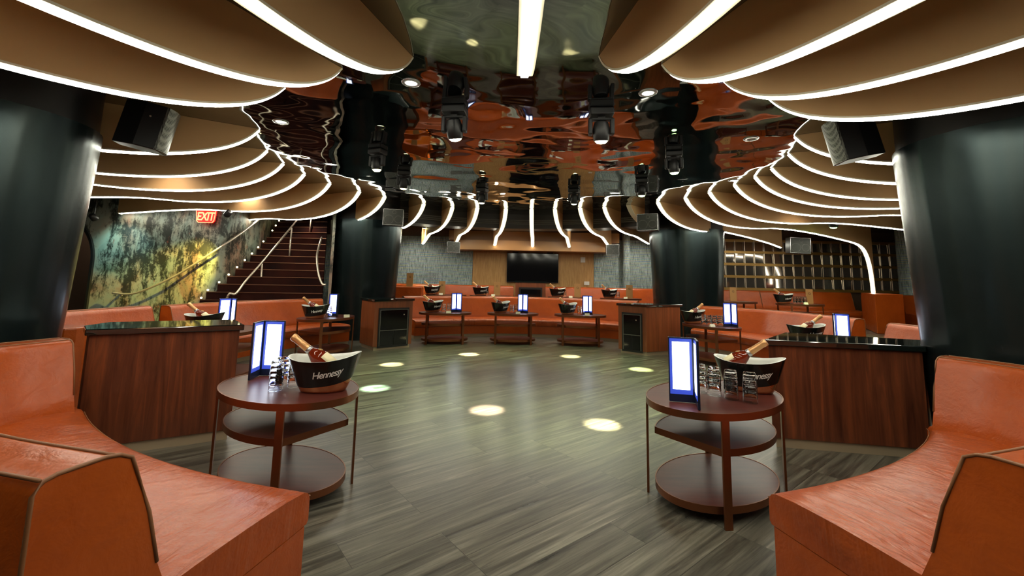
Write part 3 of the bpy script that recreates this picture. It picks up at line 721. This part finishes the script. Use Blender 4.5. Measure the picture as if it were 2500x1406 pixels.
def lampat(x, y, z, rz, place): inst(PL, (x, y, z), (0, 0, rz), f'blue-white glowing folded menu lamp {place}', 'light up menu lamps', 'table lamp')
def menuat(x, y, z, rz, place): inst(PM, (x, y, z), (0, 0, rz), f'copper menu board with round emblem {place}', 'menu boards', 'menu')
def bucketat(x, y, z, rz, side, place):
    inst(PB, (x, y, z), (0, 0, rz), f'black oval champagne bucket {place}', 'champagne buckets', 'ice bucket')
    bottle_in(x, y, z, rz, side, place)
TZ = .7235
# near left table
table(-1.72, 3.50, radians(148), -1, 'near left oval cocktail table with a bucket, glasses and lamp')
bucketat(-1.40, 3.38, TZ, radians(6), -1, 'on the near left table')
lampat(-2.13, 3.80, TZ, radians(50), 'on the near left table')
stack(-1.745, 3.35, TZ, 4, 'the stack nearest the lamp on the near left table', 'tumblers on the near left table')
stack(-1.66, 3.46, TZ, 4, 'the stack beside the bucket on the near left table', 'tumblers on the near left table')
stack(-1.78, 3.50, TZ, 4, 'the rear stack on the near left table', 'tumblers on the near left table')
# near right table
table(1.61, 3.50, radians(36), -1, 'near right oval cocktail table with a bucket, glasses and lamp')
bucketat(1.97, 3.64, TZ, radians(-32), 1, 'on the near right table')
lampat(1.36, 3.24, TZ, radians(-60), 'on the near right table')
for i, (x, y) in enumerate(((1.53, 3.56), (1.60, 3.47), (1.68, 3.37), (1.78, 3.29))):
    stack(x, y, TZ, 4, ('the leftmost stack by the lamp', 'the second stack from the lamp', 'the third stack from the lamp', 'the rightmost stack')[i] + ' on the near right table', 'tumblers on the near right table')
# back three tables
for i, (x, y, cs, nm) in enumerate(((-1.57, 10.62, 1, 'left back'), (.07, 10.80, -1, 'middle back'), (1.72, 10.75, 1, 'right back'))):
    table(x, y, radians((8, 2, -6)[i]), cs, f'oval cocktail table in front of the back sofa, {nm}')
    bucketat(x - .31, y - .02, TZ, radians((38, 42, 34)[i]), -1, f'on the {nm} table')
    for k in range(2): stack(x - .03 + .1 * k, y - .1 + .16 * k, TZ, 4, f'the {("front", "rear")[k]} stack on the {nm} table', f'tumblers on the {nm} table')
    lampat(x + .24, y + .12, TZ, radians((10, 0, -28)[i]), f'on the {nm} table')
    card(x + .12, y - .3, TZ, 0, f'on the {nm} table')
# left side tables
table(-3.70, 8.85, radians(68), -1, 'oval cocktail table before the staircase sofa')
bucketat(-3.80, 8.55, TZ, radians(8), -1, 'on the staircase sofa table')
lampat(-3.56, 9.05, TZ, radians(150 - 180), 'on the staircase sofa table')
stack(-3.62, 8.78, TZ, 4, 'the stack on the staircase sofa table', 'tumblers on the staircase sofa table')
card(-3.30, 8.85, TZ, radians(30), 'on the staircase sofa table')
table(-4.28, 6.62, radians(95), 1, 'oval cocktail table half hidden behind the left counter')
bucketat(-4.42, 6.35, TZ, radians(2), -1, 'behind the left counter')
lampat(-4.36, 6.85, TZ, radians(8), 'behind the left counter')
# right side tables
table(4.05, 8.85, radians(112), -1, 'oval cocktail table before the long right sofa')
bucketat(3.82, 9.15, TZ, radians(8), 1, 'on the long right sofa table')
lampat(4.36, 8.62, TZ, radians(-35), 'on the long right sofa table')
for k in range(4): stack(3.86 + .1 * k, 8.72 - .02 * k, TZ, 4, f'the {ordn[k]} stack from the left, long right sofa table', 'tumblers on the long right sofa table')
card(3.92, 8.50, TZ, radians(15), 'on the long right sofa table')
table(4.62, 6.45, radians(85), -1, 'oval cocktail table half hidden behind the right counter')
bucketat(4.42, 6.55, TZ, radians(-4), 1, 'behind the right counter')
lampat(4.62, 6.25, TZ, radians(5), 'behind the right counter')
# raised tier tables
zt_ = TIER + TZ
for x, y, nm, bo, go, co, mo in ((-1.98, 13.3, 'first tier table from the left', -.42, -.34, -.1, -.13), (-.62, 13.35, 'second tier table from the left', -.3, -.1, .1, .2), (1.78, 13.35, 'first tier table right of the television cabinet', -.34, -.13, .02, .28), (3.38, 13.35, 'second tier table right of the television cabinet', -.35, -.1, .07, .28),
                              (8.1, 12.2, 'tier table under the mirror tiles', -.45, -.18, -.03, .32), (6.65, 12.9, 'tier table beside the back right column', None, None, None, -.02), (11.25, 10.42, 'far right tier table beside the big column', -.25, .0, .12, None)):
    table(x, y, 0, 1, 'oval cocktail table on the raised tier, ' + nm, TIER)
    if bo is not None:
        bucketat(x + bo, y, zt_, radians(15 if x < 5 else 0), -1, 'on the ' + nm)
        for k in range(1 if x < 5 else 4): stack(x + go + .095 * k, y - .08, zt_, 4, f'the {ordn[k]} stack, ' + nm, 'tumblers on the ' + nm)
        card(x + co, y - .3, zt_, 0, 'on the ' + nm)
    if mo is not None: menuat(x + mo, y + .05, zt_, radians(0), 'on the ' + nm)
menuat(-3.05, 13.1, 1.249, 0, 'on the low leather partition'); 

# ------------------------------------------------------------------ stage lights, downlights, speakers
def spot(name, loc, tgt, energy, col, size, blend=.4, rad=.04, parent=None):
    l = bpy.data.lights.new(name, 'SPOT'); l.energy = energy; l.color = col; l.spot_size = radians(size); l.spot_blend = blend; l.shadow_soft_size = rad
    o = bpy.data.objects.new(name, l); COL.objects.link(o); d = Vector(tgt) - Vector(loc); q = d.to_track_quat('-Z', 'Y')
    if parent:
        o.parent = parent; pm = Matrix.Translation(parent.location) @ parent.rotation_euler.to_matrix().to_4x4()
        mw = Matrix.Translation(loc) @ q.to_matrix().to_4x4(); o.matrix_local = pm.inverted() @ mw
    else: o.location = loc; o.rotation_euler = q.to_euler()
    return o
def moving_head(x, y, tgt, lens, col, label, k=1.0, rz=0.0):
    t = thing('moving_head_light', label, 'stage light', (x, y, HC), rz, 'moving head stage lights')
    bm = B(); box(bm, -.15 * k, .15 * k, -.12 * k, .12 * k, -.10 * k, -.002); box(bm, -.05 * k, .05 * k, -.05 * k, .05 * k, -.13 * k, -.09 * k); fin_obj('base', bm, 'black', t, bev=.02)
    bm = B()
    for s in (-1, 1): box(bm, s * .135 * k - .022, s * .135 * k + .022, -.05 * k, .05 * k, -.33 * k, -.12 * k)
    box(bm, -.15 * k, .15 * k, -.045 * k, .045 * k, -.15 * k, -.11 * k); fin_obj('yoke', bm, 'black', t, bev=.012)
    d = Vector((tgt[0] - x, tgt[1] - y, -3.1)); d = Matrix.Rotation(-rz, 3, 'Z') @ d; q = d.to_track_quat('-Z', 'Y').to_matrix().to_4x4(); mx = Matrix.Translation((0, 0, -.27 * k)) @ q
    bm = B(); lathe(bm, [(.03, .12 * k), (.085 * k, .10 * k), (.105 * k, .02), (.105 * k, -.04), (.095 * k, -.12 * k), (.088 * k, -.135 * k), (.08 * k, -.13 * k)], 28, mx); h = sharp_smooth(fin_obj('head', bm, 'black', t), 35)
    bm = B(); lathe(bm, [(.001, -.170 * k), (.05 * k, -.162 * k), (.072 * k, -.145 * k), (.078 * k, -.131 * k)], 28, mx); fin_obj('lens', bm, lens, h, smooth=True)
    wl = mx @ Vector((0, 0, -.19 * k)); wl = Matrix.Rotation(rz, 3, 'Z') @ wl + Vector((x, y, HC))
    spot('beam', wl, (tgt[0], tgt[1], 0), 9000, col, 8.5, .7, .03, t)
    spot('wash', wl, (tgt[0], tgt[1], 0), 270, (.64, 1, .34), 66, 1.0, .05, t)
    return t
W1 = (1, .93, .55); W2 = (1, .80, .62); GR = (.45, 1, .55)
MH = [(-.64, 4.45, (-.26, 5.42), 'lens_pink', W2, 'large moving head light over the front of the floor, left one with pink glow'),
      (.93, 4.43, (1.04, 4.99), 'lens_warm', W1, 'large moving head light over the front of the floor, right one with yellow glow'),
      (-1.98, 6.1, (-1.89, 6.31), 'lens_warm', (.6, 1, .72), 'moving head light in front of the dark left column'),
      (-1.91, 7.4, (-2.1, 7.95), 'lens_warm', W1, 'moving head light beside the left column speaker'),
      (-.63, 8.72, (-.83, 9.12), 'lens_warm', W1, 'moving head light over the left back table'),
      (1.25, 8.60, (1.26, 9.13), 'lens_warm', W1, 'moving head light over the right back table'),
      (2.32, 7.6, (2.37, 7.97), 'lens_green', (.8, 1, .45), 'green glowing moving head light beside the right column speaker'),
      (2.26, 5.9, (2.5, 6.1), 'lens_green', (.5, 1, .4), 'green glowing moving head light in front of the dark right column')]
for x, y, tg, ln, col, lb in MH: moving_head(x, y, tg, ln, col, lb, .85 if y < 4.6 else .74, radians(random.uniform(-25, 25)))
moving_head(8.0, 10.6, (8.2, 11.2), 'lens_green', (.6, 1, .4), 'green glowing moving head light above the right tier', 1.0)
moving_head(-2.75, 13.4, (-2.6, 14.4), 'lens_warm', W1, 'small moving head light before the left shimmer wall', .8)
def downlight(x, y, label, on=True, e=30, col=(1, .86, .72), size=130, z=HC):
    t = thing('recessed_downlight', label, 'ceiling light', (x, y, z), 0, 'recessed ceiling downlights')
    bm = B(); rows = [[(r * cos(2 * pi * j / 24), r * sin(2 * pi * j / 24), zz) for j in range(24)] for r, zz in ((.055, -.002), (.055, -.010), (.085, -.010), (.09, -.001))]
    grid(bm, rows, closed_u=True); fin_obj('trim_ring', bm, 'neckband', t, smooth=True)
    bm = B(); lathe(bm, [(.001, -.004), (.054, -.004)], 20, cap=False); fin_obj('bulb', bm, 'lamp_white' if on else 'lamp_off', t)
    if on: spot('glow', (x, y, z - .02), (x, y, 0), e, col, size, .8, .04, t)
for a in ((-.98, 3.87, 'white downlight in the mirror ceiling, front left of the floor'), (1.29, 3.98, 'white downlight in the mirror ceiling, front right of the floor'), (-2.81, 5.0, 'warm downlight in the mirror ceiling near the left speaker'), (-3.4, 7.27, 'small warm downlight near the tips of the left fins'), (3.95, 7.54, 'small warm downlight near the tips of the right fins')): downlight(*a)
downlight(3.0, 5.26, 'unlit downlight in the mirror ceiling on the right', False)
for a in ((-.12, 13.4, 'downlight before the television wall, left'), (1.85, 13.5, 'downlight before the television wall, right'), (4.3, 13.9, 'added fill downlight over the right end of the back tier'), (-3.3, 13.9, 'added fill downlight over the left end of the back tier'),  # the two tier-end downlights are added to brighten the shimmer panels
          (6.7, 11.2, 'added fill downlight above the tier, beside the back right column'), (9.5, 11.0, 'added fill downlight above the middle of the right tier'), (-5.4, 6.4, 'added fill downlight above the mural side sofa'), (-5.6, 8.9, 'added fill downlight over the staircase sofa'), (5.7, 6.3, 'added fill downlight above the right side sofa'), (6.2, 8.6, 'added fill downlight above the long right sofa'), (-2.7, 1.6, 'added fill downlight above the near left sofa'), (2.9, 1.6, 'added fill downlight above the near right sofa'), (-5.9, 12.0, 'added fill downlight above the staircase')): downlight(*a, e=190 if a[1] > 13.8 else 55)  # all on this line are added lamps that fill the dark perimeter

def wall_speaker(x, y, z, rz, label, tilt=0.0, k=1.0, arm=.4):
    t = thing('wall_speaker', label, 'speaker', (x, y, z), rz)
    t.rotation_euler = (0, tilt, rz)
    bm = B(); box(bm, -.24 * k, .24 * k, 0, .26 * k, -.2 * k, .2 * k); fin_obj('cabinet', bm, 'black', t, bev=.01)
    bm = B(); box(bm, -.225 * k, .225 * k, -.012, 0, -.185 * k, .185 * k); g = fin_obj('grille', bm, 'grille', t, bev=.004)
    bm = B()
    for cx_, cz, r in ((-.1, -.06, .11), (.12, -.05, .09), (.02, .12, .045)):
        rows = []
        for i in range(28):
            a = 2 * pi * i / 28; rows.append([((cx_ + q * cos(a)) * k, -.016 if w_ else -.012, (cz + q * sin(a)) * k) for q, w_ in ((r, 0), (r, 1), (r - .008, 1), (r - .008, 0))])
        grid(bm, rows, closed_u=True, closed_v=True)
    fin_obj('driver_rings', bm, 'greystripe', g)
    bm = B(); box(bm, -.235 * k, .235 * k, -.014, -.002, .186 * k, .196 * k); box(bm, -.235 * k, .235 * k, -.014, -.002, -.196 * k, -.186 * k); box(bm, -.235 * k, -.226 * k, -.014, -.002, -.19 * k, .19 * k); box(bm, .226 * k, .235 * k, -.014, -.002, -.19 * k, .19 * k); fin_obj('grille_frame', bm, 'neckband', g)
    bm = B(); box(bm, -.03, .03, .26 * k, arm, -.03, .03); fin_obj('bracket', bm, 'black', t)
wall_speaker(-2.86, 10.25, 2.97, radians(14), 'grey grilled speaker mounted high on the back left column', arm=.55)
wall_speaker(3.2, 10.1, 2.96, radians(-26), 'grey grilled speaker mounted high on the back right column', arm=1.3)
wall_speaker(-1.83, 13.55, 2.5, radians(8), 'small dark speaker left of the television soffit', 0, .85)
wall_speaker(3.2, 13.6, 2.52, radians(-8), 'small dark speaker right of the television soffit', 0, .85)
wall_speaker(8.35, 12.4, 2.68, radians(-10), 'dark speaker hanging before the mirror tile wall', radians(3), 1.15)
def pa_speaker(x, y, z, rz, tilt, label, sc):
    t = thing('loudspeaker', label, 'loudspeaker', (x, y, z)); t.scale = (sc,) * 3; t.rotation_euler = (0, tilt, rz)
    # front face towards +X; angled rear
    P = [(.27, -.17), (.27, .17), (.02, .19), (-.24, .10), (-.24, -.10), (.02, -.19)]
    bm = B(); prism(bm, P, -.30, .30); fin_obj('cabinet', bm, 'black', t, bev=.012)
    bm = B(); rows = []
    for i in range(9):
        a = -1 + 2 * i / 8; x0 = .272 + .045 * (1 - a * a); rows.append([(x0, a * .172, -.292), (x0, a * .172, .292), (x0 - .03 - .04 * (1 - a * a), a * .172, .292), (x0 - .03 - .04 * (1 - a * a), a * .172, -.292)])
    grid(bm, rows, closed_u=True, cap=True); g = sharp_smooth(fin_obj('front_grille', bm, 'perf', t), 50)
    bm = B(); box(bm, -.1, -.04, -.05, .05, .30, (HC - z - .03) / sc); box(bm, -.26, -.20, -.12, .12, .28, .31); fin_obj('hanging_bracket', bm, 'neckband', t)
    for zz in (.12,):
        bm = B(); lathe(bm, [(.012, 0), (.012, .006)], 12, Matrix.Translation((.1, -.183, zz)) @ Matrix.Rotation(radians(90), 4, 'X')); fin_obj('fixing_bolt', bm, 'chrome', t)
pa_speaker(-3.86, 4.35, 3.08, radians(20), radians(10), 'black loudspeaker with mesh front hanging beside the near left column', .78)
pa_speaker(3.66, 4.46, 3.155, radians(168), radians(12), 'black loudspeaker with mesh front hanging beside the near right column', .78)

# ------------------------------------------------------------------ staircase
st = thing('staircase', 'dark red staircase with brass nosings rising left of the back column', 'staircase')
LPX = [(-7.10, 9.98), (-6.98, 10.0), (-6.82, 10.12), (-6.72, 10.28), (-6.68, 10.5), (-6.68, 10.78), (-6.7, 11.08), (-6.73, 11.38), (-6.78, 11.68), (-6.84, 11.98), (-6.9, 12.28), (-6.98, 12.58), (-7.06, 12.88), (-7.14, 13.2), (-7.2, 13.5), (-7.22, 13.8), (-7.22, 14.1)]
def RPX(k): Y = 10.15 + .2 * k; return (-.432 * Y, Y)
for k in range(0, 15):
    z1 = .94 + .18 * k
    l0, l1 = LPX[k], LPX[k + 1]; r0, r1 = RPX(k), RPX(k + 1)
    if z1 > HC - .02: break
    bm = B(); prism(bm, [l0, r0, (r1[0], r1[1] + .04), (l1[0], l1[1] + .04)], z1 - .20 if k else TIER, z1); s_ = fin_obj('step', bm, 'carpet', st)
    d = (Vector(r0) - Vector(l0)).normalized(); nn = Vector((d.y, -d.x))
    bm = B(); prism(bm, [(l0[0] + nn.x * .012, l0[1] + nn.y * .012), (r0[0] + nn.x * .012, r0[1] + nn.y * .012), (r0[0] - nn.x * .03, r0[1] - nn.y * .03), (l0[0] - nn.x * .03, l0[1] - nn.y * .03)], z1 - .012, z1 + .003); fin_obj('nosing', bm, 'nosing', s_)
    if k not in (9,):
        bm = B(); lathe(bm, [(.001, -.022), (.016, -.015), (.022, 0), (.016, .015), (.001, .022)], 10, Matrix.Translation((l0[0] + .04, l0[1] - .015, z1 + .04)), cap=False); fin_obj('step_light', bm, 'stepbulb', s_)
for z1, l, r in ((.76, (-7.3, 9.9), (-5.7, 9.95)), (.58, (-7.6, 9.82), (-6.0, 9.75)), (.42, (-7.9, 9.8), (-6.2, 9.5))):
    bm = B(); prism(bm, [l, r, (r[0], r[1] + .35), (l[0] + .3, l[1] + .25)], TIER, z1); fin_obj('step', bm, 'carpet', st)
bm = B(); prism(bm, [(-4.40, 10.5), (-4.33, 10.5), (-5.72, 13.9), (-5.82, 13.9)], TIER, HC)
struct(fin_obj('wall_stair', bm, 'mural'))
def rail(label, pts, posts=(), r=.024):
    t = thing('handrail', label, 'handrail')
    P = lerp3(pts, 60); bm = B(); tube(bm, P, r, 12); fin_obj('rail', bm, 'chrome', t, smooth=True)
    for a, b in posts:
        bm = B(); tube(bm, [a, b], r * .8, 10); fin_obj('post', bm, 'chrome', t, smooth=True)
def lerp3(ctrl, n):
    out = []; m_ = len(ctrl) - 1
    for i in range(n):
        u = i / (n - 1) * m_; k = min(int(u), m_ - 1); f = u - k
        p = [Vector(ctrl[max(0, min(m_, k + j))]) for j in (-1, 0, 1, 2)]
        out.append(.5 * ((2 * p[1]) + (-p[0] + p[2]) * f + (2 * p[0] - 5 * p[1] + 4 * p[2] - p[3]) * f * f + (-p[0] + 3 * p[1] - 3 * p[2] + p[3]) * f ** 3))
    return out
def pix(px, py, Y):
    r = F + RR * ((px - 1250) / 1050) + UU * ((549.7 - py) / 1050); p = Vector((0, 0, 1.6)) + r * (Y / r.y); return (p.x, p.y, p.z)
rail('long steel handrail fixed along the mural wall', [pix(275, 715, 10.15), pix(333, 715, 10.1), pix(430, 672, 10.05), pix(520, 615, 10.0), pix(585, 572, 10.5), pix(640, 530, 11.3)], [(pix(297, 722, 10.15), pix(297, 716, 10.31)), (pix(484, 646, 10.03), pix(484, 638, 10.15))])
rail('steel handrail rising up the middle of the staircase', [pix(553, 752, 9.9), pix(553, 732, 9.9), pix(561, 717, 9.92), pix(576, 716.5, 9.98), pix(600, 686, 10.2), pix(640, 640, 10.6), pix(700, 568, 11.4), pix(735, 525, 12.0)], [(pix(634, 745, 10.5), pix(640, 640, 10.6)), (pix(705, 645, 11.4), pix(712, 556, 11.5)), (pix(755, 575, 12.4), pix(760, 532, 12.3))])
rail('bowed steel handrail at the right edge of the staircase', [pix(795, 695, 10.35), pix(786, 692, 10.35), pix(777, 665, 10.5), pix(774, 625, 10.9), pix(779, 600, 11.2), pix(785, 580, 11.6)], [])

# EXIT sign
ex = pix(503.5, 529, 10.0)
t = thing('exit_sign', 'red glowing EXIT sign beneath the left ceiling fins', 'sign', ex, radians(4))
P = [(-.20, -.10), (-.16, -.145), (.16, -.145), (.20, -.10), (.225, .15), (-.225, .15)]
mxr = Matrix.Rotation(radians(90), 4, 'X')
bm = B(); prism(bm, P, -.02, .02, mxr); fin_obj('lit_face', bm, 'exitred', t)
bm = B(); rows = []
for (x, y) in P: rows.append([(x, -.021, y), (x, -.028, y), (x * .94, -.028, y * .92), (x * .94, -.021, y * .92)])
grid(bm, rows, closed_u=True, closed_v=True); box(bm, -.21, .21, -.026, -.021, .075, .083); fin_obj('outline', bm, 'exitline', t)
me = textmesh('EXIT', .27, .12, .002, .95, .006)
me.transform(Matrix.Translation((0, -.03, -.005)) @ mxr @ Matrix.Diagonal((.72, 1, 1, 1)))
ob = bpy.data.objects.new('letters', me); COL.objects.link(ob); ob.parent = t; me.materials.clear(); me.materials.append(MT['exitline'])
bm = B(); box(bm, -.02, .02, -.01, .01, .15, HC - ex[2]); fin_obj('hanger', bm, 'black', t)
# wall washer aimed at the mural
def par(x, y, z, tgt, col, e, size, label, k=1.0):
    t = thing('wall_washer', label, 'spotlight', (x, y, z)); d = Vector(tgt) - Vector((x, y, z)); q = d.to_track_quat('-Z', 'Y').to_matrix().to_4x4()
    bm = B(); lathe(bm, [(.04, .1), (.06, .09), (.07, -.04), (.066, -.05)], 20, q); fin_obj('can', bm, 'black', t, smooth=True)
    bm = B(); lathe(bm, [(.001, -.047), (.062, -.047)], 20, q, cap=False); fin_obj('lens', bm, 'lens_warm', t)
    bm = B(); box(bm, -.01, .01, -.01, .01, .05, HC - z); fin_obj('stem', bm, 'black', t)
    p = q @ Vector((0, 0, -.07)); spot('beam', p + Vector((x, y, z)), tgt, e, col, size, .7, .04, t)
pp = pix(556, 522, 9.2)
par(*pp, (-8.3, 10.3, 1.1), (1, .80, .13), 1100, 46, 'small yellow spotlight right of the EXIT sign aimed at the mural')
par(-9.35, 9.55, 2.72, (-9.35, 10.3, 2.1), (.55, 1, .92), 45, 95, 'added spotlight tinting the upper mural teal in place of the fin strip')  # added lamp, supplies the teal glow of the fin strip's end
# things in the arch
bm = B(); box(bm, -10.95, -10.6, 12.56, 12.6, 1.75, 2.12); o = fin_obj('notice', bm, 'paper'); tag(o, 'white paper notice on the wall inside the archway', 'notice')
t = thing('host_stand', 'dark reception stand glimpsed through the archway', 'stand', (-10.6, 11.6, 0))
bm = B(); box(bm, -.3, .3, -.2, .2, 0, 1.05); fin_obj('body', bm, 'greystripe', t, bev=.01)
bm = B(); box(bm, -.36, .36, -.25, .25, 1.05, 1.1); fin_obj('top', bm, 'blackgloss', t)
bm = B(); box(bm, -10.75, -10.55, 12.2, 12.6, TIER, HC); struct(fin_obj('trim_6', bm, 'greystripe'))
l = bpy.data.lights.new('corridor_lamp', 'POINT'); l.energy = 18; l.color = (1, .85, .75); l.shadow_soft_size = .1
tl = thing('corridor_pendant', 'small lamp lighting the corridor behind the archway', 'ceiling light', (-11.6, 11.6, 3.3))
o = bpy.data.objects.new('corridor_glow', l); COL.objects.link(o); o.parent = tl; o.location = (0, 0, -.12)
bm = B(); lathe(bm, [(.001, -.04), (.06, -.03), (.08, .1)], 20, cap=False); fin_obj('shade', bm, 'lamp_white', tl, smooth=True)

# ------------------------------------------------------------------ mirror tile wall
t = thing('mirror_tile_wall', 'wall of tilted mirror tiles held between gold rails on the right', 'wall panel', (0, 0, 0))
bm = B()
for z in (1.36, 1.78, 2.20, 2.62, 3.02): box(bm, 6.35, 14.2, BY - .13, BY - .03, z - .045, z + .045)
fin_obj('gold_rails', bm, 'gold', t)
bm = B(); bs = B()
for r_, z in enumerate((1.41, 1.83, 2.25, 2.67)):
    x = 6.4
    while x < 14.1:
        ax, az = random.uniform(-.05, .05), (random.uniform(-.06, -.01) if r_ >= 2 else random.uniform(-.05, .04))
        mx = Matrix.Translation((x + .165, BY - .1, z + .16)) @ Matrix.Rotation(az, 4, 'X') @ Matrix.Rotation(ax, 4, 'Z')
        box(bm, -.164, .164, -.006, .006, -.155, .155, mx); box(bs, x - .016, x + .002, BY - .15, BY - .12, z - .02, z + .34); x += .335
tl_ = fin_obj('mirror_tiles', bm, 'tile', t); fin_obj('chrome_studs', bs, 'chrome', t)
